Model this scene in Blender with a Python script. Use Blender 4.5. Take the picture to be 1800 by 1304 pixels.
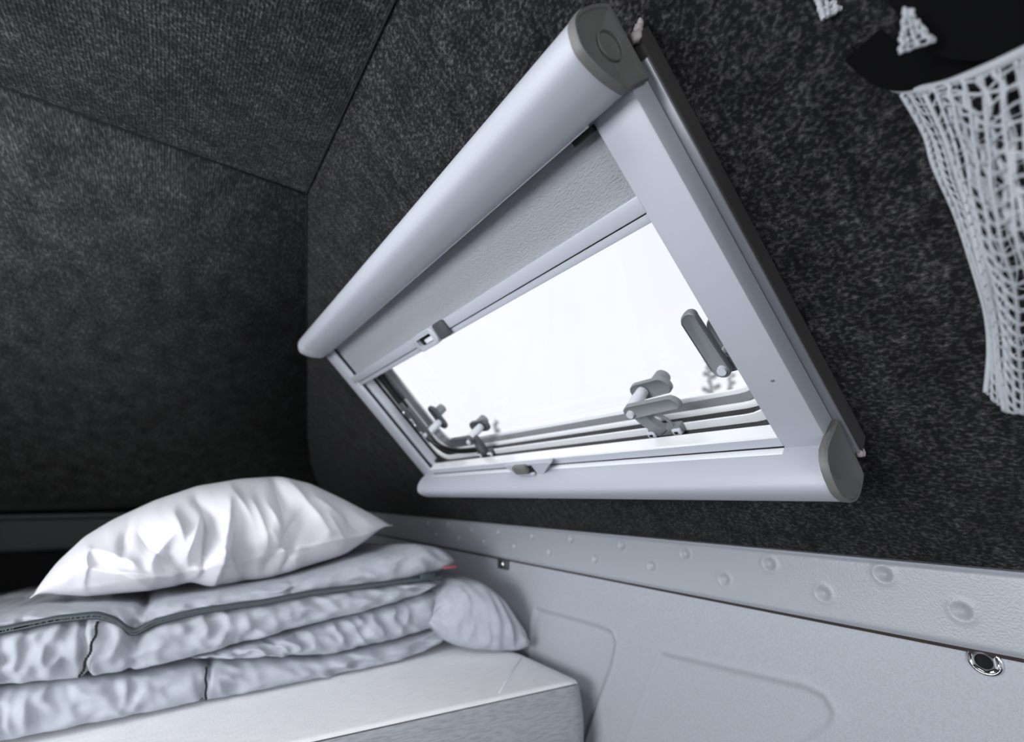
import bpy, bmesh, math, random
import numpy as np
from mathutils import Vector, noise
random.seed(7)
K = 0.42                       # metres per modelling unit (camera to window plane)
C = bpy.context.scene.collection
for o in list(bpy.data.objects): bpy.data.objects.remove(o)

# ---------------------------------------------------------------- camera
F, PX, PY = 800.0, 900.0, 652.0
TH = math.atan(216/800); YAW = math.atan2(604, 828.6)
Hh = Vector((math.sin(YAW), math.cos(YAW), 0)); RR = Vector((math.cos(YAW), -math.sin(YAW), 0)); ZZ = Vector((0,0,1))
FW = Hh*math.cos(TH) + ZZ*math.sin(TH); UP = -Hh*math.sin(TH) + ZZ*math.cos(TH)
cd = bpy.data.cameras.new('camera'); cam = bpy.data.objects.new('camera', cd); C.objects.link(cam)
cd.sensor_width = 36; cd.lens = 16; cd.clip_start = 0.01; cd.clip_end = 200
cam.rotation_euler = FW.to_track_quat('-Z', 'Y').to_euler()
cd.dof.use_dof = True; cd.dof.focus_distance = 0.50; cd.dof.aperture_fstop = 3.2
bpy.context.scene.camera = cam

# ---------------------------------------------------------------- light
sc = bpy.context.scene
sc.view_settings.view_transform = 'Standard'; sc.view_settings.look = 'None'
sc.view_settings.exposure = 0.0; sc.view_settings.gamma = 1; sc.view_settings.use_curve_mapping = False
wd = bpy.data.worlds.new('overcast_sky'); sc.world = wd; wd.use_nodes = True
wn = wd.node_tree; bg = wn.nodes['Background']
tcw = wn.nodes.new('ShaderNodeTexCoord'); nzw = wn.nodes.new('ShaderNodeTexNoise'); nzw.inputs['Scale'].default_value = 2.0
rpw = wn.nodes.new('ShaderNodeValToRGB')
rpw.color_ramp.elements[0].position = .35; rpw.color_ramp.elements[0].color = (.90,.92,.97,1)
rpw.color_ramp.elements[1].position = .7; rpw.color_ramp.elements[1].color = (.97,.98,1.0,1)
wn.links.new(tcw.outputs['Generated'], nzw.inputs['Vector']); wn.links.new(nzw.outputs['Fac'], rpw.inputs['Fac'])
wn.links.new(rpw.outputs['Color'], bg.inputs['Color'])
bg.inputs['Strength'].default_value = 1.62
def area(name, loc, target, sx, sy, power, col):
    l = bpy.data.lights.new(name, 'AREA'); l.shape = 'RECTANGLE'; l.size = sx*K; l.size_y = sy*K; l.energy = power; l.color = col
    o = bpy.data.objects.new(name, l); C.objects.link(o); o.location = Vector(loc)*K
    o.rotation_euler = (Vector(target)-Vector(loc)).to_track_quat('-Z','Y').to_euler(); return o
area('daylight_opposite_window', (-2.5,.9,-.15), (1.4,1.3,.1), 2.2, 1.2, 18.0, (.93,.96,1))
area('daylight_rear_opening', (-1.0,-2.9,.2), (.4,2,-.2), 2.2, 1.4, 6.0, (.93,.96,1))

area('added_bed_fill', (-.75,1.1,1.28), (.7,2.0,-.9), .9, .9, 5.0, (.95,.97,1))  # added lamp that brightens the mattress top; the ceiling has no hatch

# ---------------------------------------------------------------- geometry helpers
SV = Vector((.70710678,0,.70710678)); VV = Vector((-.70710678,0,.70710678)); YV = Vector((0,1,0))
def W(u,v,t): return YV*u + VV*v + SV*t                 # window coordinates: along, up-slope, outward
def ray(x,y): return (RR*(x-PX) + UP*(PY-y))/F + FW
def on_y(x,y,Y): r = ray(x,y); return r*(Y/r.y)
def on_x(x,y,X): r = ray(x,y); return r*(X/r.x)
def on_z(x,y,Z): r = ray(x,y); return r*(Z/r.z)
def dep(x,y,d): return ray(x,y)*d
def tag(o, label=None, cat=None, group=None, kind=None):
    if label: o['label'] = label
    if cat: o['category'] = cat
    if group: o['group'] = group
    if kind: o['kind'] = kind
    return o
def thing(name, base, label=None, cat=None, group=None, kind=None):
    o = bpy.data.objects.new(name, None); o.empty_display_size = .02; C.objects.link(o)
    o.location = Vector(base)*K; o['_b'] = tuple(base); return tag(o, label, cat, group, kind)
def root_base(o):
    while o.parent: o = o.parent
    return Vector(o['_b']) if '_b' in o else Vector((0,0,0))
def mk(name, vf, mat, parent=None, smooth=True, base=None, sharp=None):
    vs, fs = vf
    b = root_base(parent) if parent else Vector(base) if base is not None else Vector((0,0,0))
    me = bpy.data.meshes.new(name)
    me.from_pydata([((Vector(v)-b)*K)[:] for v in vs], [], fs); me.update()
    me.materials.append(mat)
    if smooth:
        me.polygons.foreach_set('use_smooth', [True]*len(me.polygons))
        if sharp is not None: me.set_sharp_from_angle(angle=math.radians(sharp))
    o = bpy.data.objects.new(name, me); C.objects.link(o)
    if parent: o.parent = parent
    else:
        o.location = b*K; o['_b'] = tuple(b)
    return o
def join(*parts):
    V, Fc = [], []
    for v, f in parts:
        n = len(V); V += [Vector(p) for p in v]; Fc += [tuple(i+n for i in q) for q in f]
    return V, Fc
def box(a, b, bevel=0.0, fn=None, seg=2):
    bm = bmesh.new(); bmesh.ops.create_cube(bm, size=1)
    for v in bm.verts: v.co = Vector([a[i]+(b[i]-a[i])*(v.co[i]+.5) for i in range(3)])
    if bevel: bmesh.ops.bevel(bm, geom=bm.edges[:], offset=bevel, segments=seg, affect='EDGES', profile=.5)
    bmesh.ops.recalc_face_normals(bm, faces=bm.faces)
    vs = [v.co.copy() for v in bm.verts]; fs = [tuple(v.index for v in f.verts) for f in bm.faces]
    bm.free()
    if fn: vs = [fn(*v) for v in vs]
    return vs, fs
def wbox(u0,u1,v0,v1,t0,t1,bevel=0.0): return box((u0,v0,t0),(u1,v1,t1),bevel,W)
def prism(prof, a, b, fn, caps=True, nseg=1, round_ends=0):
    """prof: list of (p,q); fn(s,p,q) -> point; swept for s in [a,b]"""
    n = len(prof); V, Fc = [], []
    ss = [a+(b-a)*i/nseg for i in range(nseg+1)]
    sc_ = [1]*len(ss)
    if round_ends:
        cp = sum(p for p,q in prof)/n; cq = sum(q for p,q in prof)/n
        e = [(.0,.75),(.15,.87),(.4,.95),(.7,.99),(1,1)]
        sg = 1 if b>a else -1
        ss = [a+sg*round_ends*x for x,_ in e] + [b-sg*round_ends*x for x,_ in e[::-1]]
        sc_ = [y for _,y in e]+[y for _,y in e[::-1]]
    for s,k in zip(ss,sc_):
        for p,q in prof:
            if round_ends: p, q = cp+(p-cp)*k, cq+(q-cq)*k
            V.append(fn(s,p,q))
    for i in range(len(ss)-1):
        for j in range(n):
            k = (j+1)%n; Fc.append((i*n+j, i*n+k, (i+1)*n+k, (i+1)*n+j))
    if caps: Fc.append(tuple(range(n))[::-1]); Fc.append(tuple((len(ss)-1)*n+j for j in range(n)))
    return V, Fc
def fixn(vf):
    bm = bmesh.new(); vs = [bm.verts.new(v) for v in vf[0]]
    for f in vf[1]:
        try: bm.faces.new([vs[i] for i in f])
        except ValueError: pass
    bmesh.ops.recalc_face_normals(bm, faces=bm.faces); bm.verts.index_update()
    r = ([v.co.copy() for v in bm.verts], [tuple(v.index for v in f.verts) for f in bm.faces]); bm.free(); return r
def tube(pts, r, n=8, caps=True):
    pts = [Vector(p) for p in pts]; V, Fc = [], []
    prev = None
    for i,p in enumerate(pts):
        d = (pts[min(i+1,len(pts)-1)]-pts[max(i-1,0)]).normalized()
        if prev is None:
            a = d.orthogonal().normalized()
        else:
            a = (prev - d*prev.dot(d)); a = a.normalized() if a.length>1e-6 else d.orthogonal().normalized()
        prev = a; b = d.cross(a); rr = r[i] if isinstance(r,(list,tuple)) else r
        for j in range(n):
            t = 2*math.pi*j/n; V.append(p+a*math.cos(t)*rr+b*math.sin(t)*rr)
    for i in range(len(pts)-1):
        for j in range(n):
            k = (j+1)%n; Fc.append((i*n+j,i*n+k,(i+1)*n+k,(i+1)*n+j))
    if caps: Fc.append(tuple(range(n))[::-1]); Fc.append(tuple((len(pts)-1)*n+j for j in range(n)))
    return V, Fc
def spline(pts, m=8):
    pts = [Vector(p) for p in pts]; out = []
    for i in range(len(pts)-1):
        p0 = pts[max(i-1,0)]; p1 = pts[i]; p2 = pts[i+1]; p3 = pts[min(i+2,len(pts)-1)]
        for k in range(m):
            t = k/m; out.append(.5*((2*p1)+(p2-p0)*t+(2*p0-5*p1+4*p2-p3)*t*t+(3*p1-p0-3*p2+p3)*t**3))
    out.append(pts[-1]); return out
def rring(prof, cu, cv, hu, hv, rad, closed=True, nc=8):
    """prof (o,t): swept round a rounded rectangle; o = offset outward"""
    path = []
    for (sx,sy,a0) in ((1,1,0),(-1,1,90),(-1,-1,180),(1,-1,270)):
        for k in range(nc+1):
            a = math.radians(a0+90*k/nc); path.append((cu+sx*(hu-rad), cv+sy*(hv-rad), math.cos(a), math.sin(a)))
    n = len(prof); m = len(path); V, Fc = [], []
    for (x,y,cx,cy) in path:
        for (o,t) in prof: V.append(W(x+cx*(rad+o), y+cy*(rad+o), t))
    for i in range(m):
        k = (i+1)%m
        for j in range(n if closed else n-1):
            l = (j+1)%n; Fc.append((i*n+j,i*n+l,k*n+l,k*n+j))
    return fixn((V,Fc))
def grid(fn, nu, nv):
    V = [fn(i/nu, j/nv) for i in range(nu+1) for j in range(nv+1)]
    Fc = [(i*(nv+1)+j,(i+1)*(nv+1)+j,(i+1)*(nv+1)+j+1,i*(nv+1)+j+1) for i in range(nu) for j in range(nv)]
    return V, Fc
def lerp_pts(pts, x):
    if x <= pts[0][0]: return pts[0][1]
    for (a,b),(c,d) in zip(pts, pts[1:]):
        if x <= c:
            t = (x-a)/(c-a); return b+(d-b)*t
    return pts[-1][1]
def smooth_pts(pts, x, w=9):
    return sum(lerp_pts(pts, x+k*w/2) * c for k,c in ((-2,.1),(-1,.2),(0,.4),(1,.2),(2,.1)))
def sstep(a,b,x):
    t = max(0,min(1,(x-a)/(b-a))); return t*t*(3-2*t)

# ---------------------------------------------------------------- materials
def mat(name, col, rough=.5, metal=0., bump=None, spec=.5, var=None, sheen=0., coat=0.):
    m = bpy.data.materials.new(name); m.use_nodes = True; nt = m.node_tree; p = nt.nodes['Principled BSDF']
    p.inputs['Base Color'].default_value = (*col,1); p.inputs['Roughness'].default_value = rough; p.inputs['Metallic'].default_value = metal
    p.inputs['Specular IOR Level'].default_value = spec
    if sheen: p.inputs['Sheen Weight'].default_value = sheen
    if coat: p.inputs['Coat Weight'].default_value = coat; p.inputs['Coat Roughness'].default_value = .15
    tc = nt.nodes.new('ShaderNodeTexCoord')
    def nz(scale, detail=3, stretch=None):
        n = nt.nodes.new('ShaderNodeTexNoise'); n.inputs['Scale'].default_value = scale; n.inputs['Detail'].default_value = detail
        if stretch:
            mp = nt.nodes.new('ShaderNodeMapping'); mp.inputs['Scale'].default_value = stretch
            nt.links.new(tc.outputs['Object'], mp.inputs['Vector']); nt.links.new(mp.outputs['Vector'], n.inputs['Vector'])
        else: nt.links.new(tc.outputs['Object'], n.inputs['Vector'])
        return n
    if var:
        col2, scale, lo, hi, st = var
        n = nz(scale, 4, st); r = nt.nodes.new('ShaderNodeValToRGB')
        r.color_ramp.elements[0].position = lo; r.color_ramp.elements[0].color = (*col,1)
        r.color_ramp.elements[1].position = hi; r.color_ramp.elements[1].color = (*col2,1)
        nt.links.new(n.outputs['Fac'], r.inputs['Fac']); nt.links.new(r.outputs['Color'], p.inputs['Base Color'])
    if bump:
        scale, strength, dist, st = bump
        n = nz(scale, 2, st); b = nt.nodes.new('ShaderNodeBump'); b.inputs['Strength'].default_value = strength; b.inputs['Distance'].default_value = dist
        nt.links.new(n.outputs['Fac'], b.inputs['Height']); nt.links.new(b.outputs['Normal'], p.inputs['Normal'])
    return m
def carpet_mat(name, rot, base=(.0110,.0110,.0120), fleck=(.098,.095,.097), ys=1.0):
    """ribbed needle-felt carpet: rows of small loops with pale flecks and soft blotches"""
    m = bpy.data.materials.new(name); m.use_nodes = True; nt = m.node_tree; p = nt.nodes['Principled BSDF']; L = nt.links.new
    p.inputs['Roughness'].default_value = 1; p.inputs['Specular IOR Level'].default_value = .08
    p.inputs['Sheen Weight'].default_value = .06
    tc = nt.nodes.new('ShaderNodeTexCoord'); mp = nt.nodes.new('ShaderNodeMapping'); mp.inputs['Rotation'].default_value = rot; mp.inputs['Scale'].default_value = (1,ys,1)
    L(tc.outputs['Object'], mp.inputs['Vector'])
    def tex(t, **kw):
        n = nt.nodes.new(t)
        for k,v in kw.items(): n.inputs[k].default_value = v
        return n
    st = nt.nodes.new('ShaderNodeMapping'); st.inputs['Scale'].default_value = (1,.75,1); L(mp.outputs['Vector'], st.inputs['Vector'])
    fl = tex('ShaderNodeTexNoise', Scale=265., Detail=3., Roughness=.6); L(st.outputs['Vector'], fl.inputs['Vector'])
    rf = nt.nodes.new('ShaderNodeValToRGB'); rf.color_ramp.elements[0].position = .45; rf.color_ramp.elements[0].color = (*base,1)
    e = rf.color_ramp.elements.new(.60); e.color = tuple(b*.65+f*.35 for b,f in zip(base,fleck))+(1,)
    rf.color_ramp.elements[-1].position = .74; rf.color_ramp.elements[-1].color = (*fleck,1)
    L(fl.outputs['Fac'], rf.inputs['Fac'])
    bl = tex('ShaderNodeTexNoise', Scale=26., Detail=4.); L(mp.outputs['Vector'], bl.inputs['Vector'])
    rb = nt.nodes.new('ShaderNodeMapRange'); rb.inputs['From Min'].default_value=.3; rb.inputs['From Max'].default_value=.7
    rb.inputs['To Min'].default_value=.6; rb.inputs['To Max'].default_value=1.35; L(bl.outputs['Fac'], rb.inputs['Value'])
    wv = nt.nodes.new('ShaderNodeTexWave'); wv.bands_direction='X'; wv.inputs['Scale'].default_value = 75; wv.inputs['Distortion'].default_value = 1.2
    wv.inputs['Detail Scale'].default_value=3; L(mp.outputs['Vector'], wv.inputs['Vector'])
    rw = nt.nodes.new('ShaderNodeMapRange'); rw.inputs['To Min'].default_value=.85; rw.inputs['To Max'].default_value=1.1; L(wv.outputs['Fac'], rw.inputs['Value'])
    mu = nt.nodes.new('ShaderNodeMath'); mu.operation='MULTIPLY'; L(rb.outputs['Result'], mu.inputs[0]); L(rw.outputs['Result'], mu.inputs[1])
    vm = nt.nodes.new('ShaderNodeVectorMath'); vm.operation='SCALE'; L(rf.outputs['Color'], vm.inputs[0]); L(mu.outputs[0], vm.inputs['Scale'])
    L(vm.outputs['Vector'], p.inputs['Base Color'])
    wh = nt.nodes.new('ShaderNodeMath'); wh.operation='MULTIPLY'; wh.inputs[1].default_value=.22; L(wv.outputs['Fac'], wh.inputs[0])
    ad = nt.nodes.new('ShaderNodeMath'); ad.operation='ADD'; L(fl.outputs['Fac'], ad.inputs[0]); L(wh.outputs[0], ad.inputs[1])
    b = nt.nodes.new('ShaderNodeBump'); b.inputs['Strength'].default_value=.8; b.inputs['Distance'].default_value=.0015
    L(ad.outputs[0], b.inputs['Height']); L(b.outputs['Normal'], p.inputs['Normal'])
    return m
M = {}
M['carpet_side'] = carpet_mat('dark_ribbed_carpet_side', (0,math.radians(45),math.radians(8)))
M['carpet_top'] = carpet_mat('dark_ribbed_carpet_ceiling', (0,0,0), base=(.018,.018,.0185), fleck=(.12,.118,.115))
M['carpet_front'] = carpet_mat('dark_carpet_front_lit', (math.radians(20),0,math.radians(5)), base=(.030,.030,.0305), fleck=(.13,.13,.125), ys=.4)  # same carpet, lighter in colour to stand for light on the front panel
M['seam'] = mat('seam_black', (.006,.006,.007), 1)
M['blind'] = mat('lilac_grey_plastic', (.46,.48,.535), .38, bump=(900,.04,.0004,None), spec=.4)
M['blind_gloss'] = mat('white_plastic', (.80,.82,.86), .25)
M['cap'] = mat('grey_end_cap_plastic', (.15,.147,.142), .55, bump=(1200,.08,.0004,None))
M['slot'] = mat('black_brush_slot', (.008,.008,.008), .8)
M['base_dark'] = mat('dark_brown_frame_edge', (.055,.050,.050), .6, bump=(300,.2,.0005,None))
M['base_strip'] = mat('grey_aluminium_strip', (.30,.31,.34), .35, metal=.3)
M['fabric'] = mat('blind_fabric', (.36,.37,.395), .9, bump=(520,.8,.0022,(1,.45,1)), spec=.2)
M['alu'] = mat('bright_alu_and_skylit_top', (.92,.93,.95), .22, metal=.15)
M['alu_grey'] = mat('brushed_grey_moulding', (.17,.18,.19), .3, metal=.2)
M['rubber'] = mat('black_rubber_and_gap_shade', (.006,.006,.007), .35, spec=.3)
M['latch'] = mat('grey_latch_plastic', (.20,.215,.22), .45, bump=(1500,.1,.0003,None))
M['latch_light'] = mat('pale_latch_plastic', (.62,.65,.70), .4)
M['latch_dark'] = mat('dark_latch_plastic', (.07,.075,.08), .4)
M['glue'] = mat('dried_white_sealant', (.42,.37,.36), .6)
M['rim'] = mat('textured_grey_paint', (.40,.42,.46), .32, bump=(420,.55,.0008,None), spec=.45)
M['panel'] = mat('speckled_grey_panel', (.40,.42,.46), .5, bump=(800,.15,.0004,None), var=((.46,.48,.53),500,.35,.6,None))
M['gap'] = mat('brown_gap_shadow', (.05,.035,.032), .8)
M['chrome'] = mat('chrome', (.8,.8,.82), .12, metal=1)
M['hole'] = mat('black_hole', (.003,.003,.003), .9)
M['front_band'] = mat('dark_grey_painted_band', (.045,.05,.052), .7)
M['mattress'] = mat('pale_heather_lit_top', (.96,.96,.97), .95, bump=(500,.3,.0012,(1,.3,2)), var=((.88,.885,.91),160,.45,.75,(.25,1,2.2)), spec=.1)  # mattress top whitened in colour to stand for daylight falling on it
M['mattress_side'] = mat('grey_heather_shaded_side', (.40,.41,.44), .95, bump=(500,.3,.0012,(1,.3,2)), var=((.27,.28,.30),190,.40,.75,(.22,1,2.6)), spec=.1)  # same heather fabric, darkened in colour for the shaded sides
M['quilt'] = mat('grey_cotton_quilt', (.40,.42,.47), .8, bump=(600,.25,.001,None), var=((.46,.48,.53),40,.35,.65,None), spec=.2, sheen=.1)
M['zip'] = mat('dark_slate_zip_tape', (.05,.065,.072), .6)
M['zip_teeth'] = mat('slate_zip_teeth', (.10,.12,.13), .35)
M['stitch'] = mat('black_stitching', (.01,.01,.012), .8)
M['red'] = mat('faded_red_tag', (.35,.10,.12), .7)
M['pillow'] = mat('white_pillowcase', (.74,.725,.77), .75, bump=(500,.15,.0008,None), spec=.2, sheen=.1)
M['net'] = mat('white_string', (.44,.46,.49), .7, bump=(2500,.3,.0004,None))
M['webbing'] = mat('black_webbing', (.006,.006,.0065), 1., spec=0)
M['bark'] = mat('grey_bark', (.10,.10,.10), .9, var=((.35,.35,.35),3,.4,.6,None))
M['leaf'] = mat('winter_foliage', (.09,.10,.10), .9)
M['snow'] = mat('pale_ground', (.35,.36,.37), .9)
def glass_mat():
    m = bpy.data.materials.new('hazed_acrylic_pane'); m.use_nodes = True; nt = m.node_tree; L = nt.links.new
    out = nt.nodes['Material Output']; nt.nodes.remove(nt.nodes['Principled BSDF'])
    tr = nt.nodes.new('ShaderNodeBsdfTransparent'); tr.inputs['Color'].default_value=(.72,.72,.725,1)
    tl = nt.nodes.new('ShaderNodeBsdfTranslucent'); tl.inputs['Color'].default_value=(.55,.555,.57,1)
    gl = nt.nodes.new('ShaderNodeBsdfGlossy'); gl.inputs['Roughness'].default_value=.03
    m1 = nt.nodes.new('ShaderNodeMixShader'); m1.inputs['Fac'].default_value=.30; L(tr.outputs[0], m1.inputs[1]); L(tl.outputs[0], m1.inputs[2])
    m2 = nt.nodes.new('ShaderNodeMixShader'); m2.inputs['Fac'].default_value = .05; L(m1.outputs[0], m2.inputs[1]); L(gl.outputs[0], m2.inputs[2])
    L(m2.outputs[0], out.inputs['Surface']); return m
M['pane'] = glass_mat()

# ---------------------------------------------------------------- setting: van shell
TW = 1.16                                                 # sloped wall carpet plane
def wall_pt(u, v, off=0.0): return W(u, v, TW+off)
RIMZ = -.2; CEZ = 1.336
V_RIM = RIMZ*math.sqrt(2)-TW; V_CE = CEZ*math.sqrt(2)-TW
seam = [(2.02,V_CE),(3.0,V_CE-.355*.98),(4.0,V_CE-.355*1.98),(5.0,V_CE-.355*2.98),(5.8,V_CE-.355*3.95),(6.5,V_CE-.355*5.2),(6.9,V_RIM)]
def build_wall_right():
    hu0,hu1,hv0,hv1 = .50,2.66,-.90,.17
    us = sorted(set([-3,-2,-1,-.5,0,hu0,1,1.5,2.02,hu1]+[3,3.5,4,4.5,5,5.4,5.8,6.2,6.5,6.9]))
    V, Fc, idx = [], [], {}
    def vid(u,v):
        k = (round(u,4),round(v,4))
        if k not in idx: idx[k] = len(V); V.append(wall_pt(u,v))
        return idx[k]
    def top(u): return V_CE if u<=2.02 else lerp_pts(seam,u)
    for a,b in zip(us,us[1:]):
        rows = [(V_RIM,V_RIM),(hv0,hv0),(hv1,hv1),(top(a),top(b))]
        for (p,q),(r,s) in zip(rows,rows[1:]):
            if a>=hu0-1e-6 and b<=hu1+1e-6 and abs(p-hv0)<1e-6 and abs(r-hv1)<1e-6: continue
            lo1,lo2 = min(p,top(a)),min(q,top(b)); hi1,hi2 = min(r,top(a)),min(s,top(b))
            if hi1-lo1<1e-5 and hi2-lo2<1e-5: continue
            ids = [vid(a,lo1),vid(b,lo2),vid(b,hi2),vid(a,hi1)]
            ids = [x for i,x in enumerate(ids) if x not in ids[:i]]
            if len(ids)>2: Fc.append(tuple(ids))
    o = mk('wall_right',(V,Fc),M['carpet_side'],smooth=False); o['kind']='structure'
    md = o.modifiers.new('thickness','SOLIDIFY'); md.thickness = .02; md.offset = 1
    vn = sum((p.normal for p in o.data.polygons), Vector())
    if vn.dot(SV) < 0: md.offset = -1
    return o
wall_right = build_wall_right()
def panel_sheet(name, vf, m, thick, outdir):
    o = mk(name, vf, m, smooth=False); o['kind'] = 'structure'
    md = o.modifiers.new('thickness','SOLIDIFY'); md.thickness = thick*K
    vn = sum((p.normal for p in o.data.polygons), Vector()); md.offset = 1 if vn.dot(Vector(outdir))>0 else -1
    return o
XC = 1.64-CEZ; XL = -1.4-XC                                # ceiling edges (right, left)
def mirror_x(x): return -1.4-x
ceil = panel_sheet('ceiling', ([(XC,-3,CEZ),(XC,2.02,CEZ),(XL,2.02,CEZ),(XL,-3,CEZ)],[(0,1,2,3)]), M['carpet_top'], .04, (0,0,1))
fp, ff = [], []
for i,(u,v) in enumerate(seam):
    a = wall_pt(u,v); fp += [a, Vector((mirror_x(a.x),a.y,a.z))]
    if i: ff.append((2*i-2,2*i-1,2*i+1,2*i))
panel_sheet('wall_front', (fp,ff), M['carpet_front'], .04, (0,1,1)).data.polygons.foreach_set('use_smooth',[True]*len(ff))
# left side (opposite), with an opening for its window
def wl(u,v): a = wall_pt(u,v); return Vector((mirror_x(a.x),a.y,a.z))
lv, lf = [], []
lus = [-3,.2,2.4]
for a,b in ((-3,.2),(.2,2.4)):
    for p,q in ((V_RIM,-.95),(-.95,.15),(.15,min(V_CE,V_CE))):
        if a==.2 and p==-.95: continue
        top_b = q if (q<.5 or b<=2.02) else lerp_pts(seam,b)
        n = len(lv); lv += [wl(a,p),wl(b,p),wl(b,top_b),wl(a,q)]; lf.append((n,n+1,n+2,n+3))
n = len(lv); ring = [wl(2.4,V_RIM)]+[wl(u,v) for u,v in seam[::-1]]; ring = [wl(2.4,V_RIM)]+[wl(u,v) for u,v in seam[::-1] if u>2.4]+[wl(2.4,lerp_pts(seam,2.4))]
lv += ring; lf.append(tuple(range(n,n+len(ring))))
panel_sheet('wall_left', (lv,lf), M['carpet_side'], .03, (-1,0,1))
FLZ = -2.6; XR = 1.84
panel_sheet('floor', ([(XR+.05,-3,FLZ),(XR+.05,7.2,FLZ),(mirror_x(XR)-.05,7.2,FLZ),(mirror_x(XR)-.05,-3,FLZ)],[(0,1,2,3)]), M['carpet_top'], .04, (0,0,-1))
panel_sheet('wall_left_lower', ([(mirror_x(XR),-3,FLZ),(mirror_x(XR),7.0,FLZ),(mirror_x(XR),7.0,RIMZ),(mirror_x(XR),-3,RIMZ)],[(0,1,2,3)]), M['panel'], .04, (-1,0,0))
panel_sheet('wall_front_lower', ([(XR,7.0,FLZ),(XR,7.0,-.56),(mirror_x(XR),7.0,-.56),(mirror_x(XR),7.0,FLZ)],[(0,1,2,3)]), M['seam'], .04, (0,1,0))
# carpet seams
def trim(n, vf, m): o = mk('trim_%d'%n, vf, m); o['kind']='structure'; return o
trim(3, tube([(XC-.004,y_,CEZ-.004) for y_ in (-3,-1,0,1,2.02)], .0035, 6), M['seam'])
trim(4, tube([wall_pt(u,v,-.004) for u,v in seam], .004, 6), M['seam'])
trim(5, tube([(XC,2.02,CEZ-.003),(-.4,2.02,CEZ-.003),(-.9,2.02,CEZ-.003),(XL,2.02,CEZ-.003)], .003, 6), M['seam'])

# metal rim band below the carpet, dimpled
dimples = [(1204,973),(1273,1018),(1352,991),(1447,1043),(1553,1009),(1690,1074),(1004,947),(966,970),(1046,982),(1093,958),(1145,994),(936,942),(905,960),(877,935),(851,951),(830,930),(807,945),(788,921),(767,937),(753,918)]
XB = 1.81
dm = [(p.y,p.z) for p in (on_x(x,y,XB) for x,y in dimples)]
RB = -.405                                                 # lower edge of the band
def rim_fn(s,h):
    y = -1.5+8.5*s; z = RIMZ+(RB-RIMZ)*h; x = XB
    for (dy,dz) in dm:
        r2 = ((y-dy)**2+(z-dz)**2)/.0165**2
        if r2<6: x += .012*math.exp(-r2*1.1) - .0035*math.exp(-(math.sqrt(r2)-1.45)**2*5)
    x += .012*sstep(.93,1,h) + .012*sstep(.04,0,h)
    return Vector((x,y,z))
gv, gf = grid(rim_fn, 1500, 34)
rimo = trim(1, (gv,gf), M['rim'])
lip = prism([(XB+.004,RIMZ+.004),(XB+.06,RIMZ+.012),(XB+.06,RIMZ-.01),(XB+.01,RIMZ-.004)], -1.5, 7.0, lambda s,p,q: Vector((p,s,q)))
o = mk('top_lip', fixn(lip), M['rim'], rimo, smooth=False)
o = mk('joint_gap_shadow', fixn(prism([(XB+.012,RB+.002),(XB+.05,RB+.002),(XB+.05,RB-.012),(XB+.024,RB-.012)], -1.5,7.0, lambda s,p,q: Vector((p,s,q)))), M['gap'], rimo, smooth=False)  # brown strip paints the shadow in the joint under the band
# pressed side panel
def sd_round_poly(px,py,poly,rad):
    d = 1e9; inside = False; n = len(poly)
    for i in range(n):
        ax,ay = poly[i]; bx,by = poly[(i+1)%n]
        ex,ey = bx-ax,by-ay; wx,wy = px-ax,py-ay
        t = max(0,min(1,(wx*ex+wy*ey)/(ex*ex+ey*ey))); dx,dy = wx-ex*t,wy-ey*t
        d = min(d, dx*dx+dy*dy)
        if (ay>py)!=(by>py) and px < (bx-ax)*(py-ay)/(by-ay)+ax: inside = not inside
    return (-1 if inside else 1)*math.sqrt(d)-rad
pj = lambda L: [(p.y,p.z) for p in (on_x(x,y,XR) for x,y in L)]
polyA = pj([(1166,1153),(1340,1195),(1415,1213),(1445,1228),(1458,1252),(1452,1270),(1405,1304),(1310,1360),(1190,1430),(1075,1400)])
polyB = pj([(942,1072),(1000,1088),(1055,1104),(1073,1113),(1079,1130),(1072,1165),(1022,1304),(990,1390),(925,1310),(936,1095)])
def panel_fn(s,h):
    y = -1.0+4.6*s; z = RB-.008+(-1.5-RB)*h; x = XR
    if y>.6 and y<3.4 and z<-.5:
        dA = sd_round_poly(y,z,polyA,.006); dB = sd_round_poly(y,z,polyB,.006)
        x += .009*sstep(.012,-.014,dA); x += .016*sstep(.016,-.020,dB)
        x -= .003*math.exp(-((dA-.014)/.010)**2) + .003*math.exp(-((dB-.014)/.010)**2)
    return Vector((x,y,z))
pv, pf = grid(panel_fn, 560, 130)
low = mk('wall_right_lower',(pv,pf),M['panel']); low['kind']='structure'
n = len(low.data.vertices)
ext = mk('panel_extension', ([(XR,3.6,RB),(XR,7,RB),(XR,7,FLZ),(XR,3.6,FLZ),(XR+.0,-3,RB),(XR,-1.0,RB),(XR,-1.0,FLZ),(XR,-3,FLZ),(XR,3.6,-1.5),(XR,-1,-1.5)],[(0,1,2,3),(4,5,6,7),(8,3,6,9)]), M['panel'], low, smooth=False)
def disc_on_x(c, r, n=24):
    return [(c.x, c.y+r*math.cos(2*math.pi*i/n), c.z+r*math.sin(2*math.pi*i/n)) for i in range(n)]
def lathe_x(c, prof, n=28, hexa=None):
    V, Fc = [], []
    for (r,dx) in prof:
        for i in range(n):
            a = 2*math.pi*i/n; V.append(Vector((c.x-dx, c.y+r*math.cos(a), c.z+r*math.sin(a))))
    for j in range(len(prof)-1):
        for i in range(n): k=(i+1)%n; Fc.append((j*n+i,j*n+k,(j+1)*n+k,(j+1)*n+i))
    return fixn((V,Fc))
cN = on_x(1731,1161,XR)
nut = mk('threaded_insert', lathe_x(cN,[(.036,-.002),(.037,.003),(.033,.008),(.029,.008),(.027,.002)]), M['chrome'], low)
nut['label']='chrome threaded insert ring'
hexr = []
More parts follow.
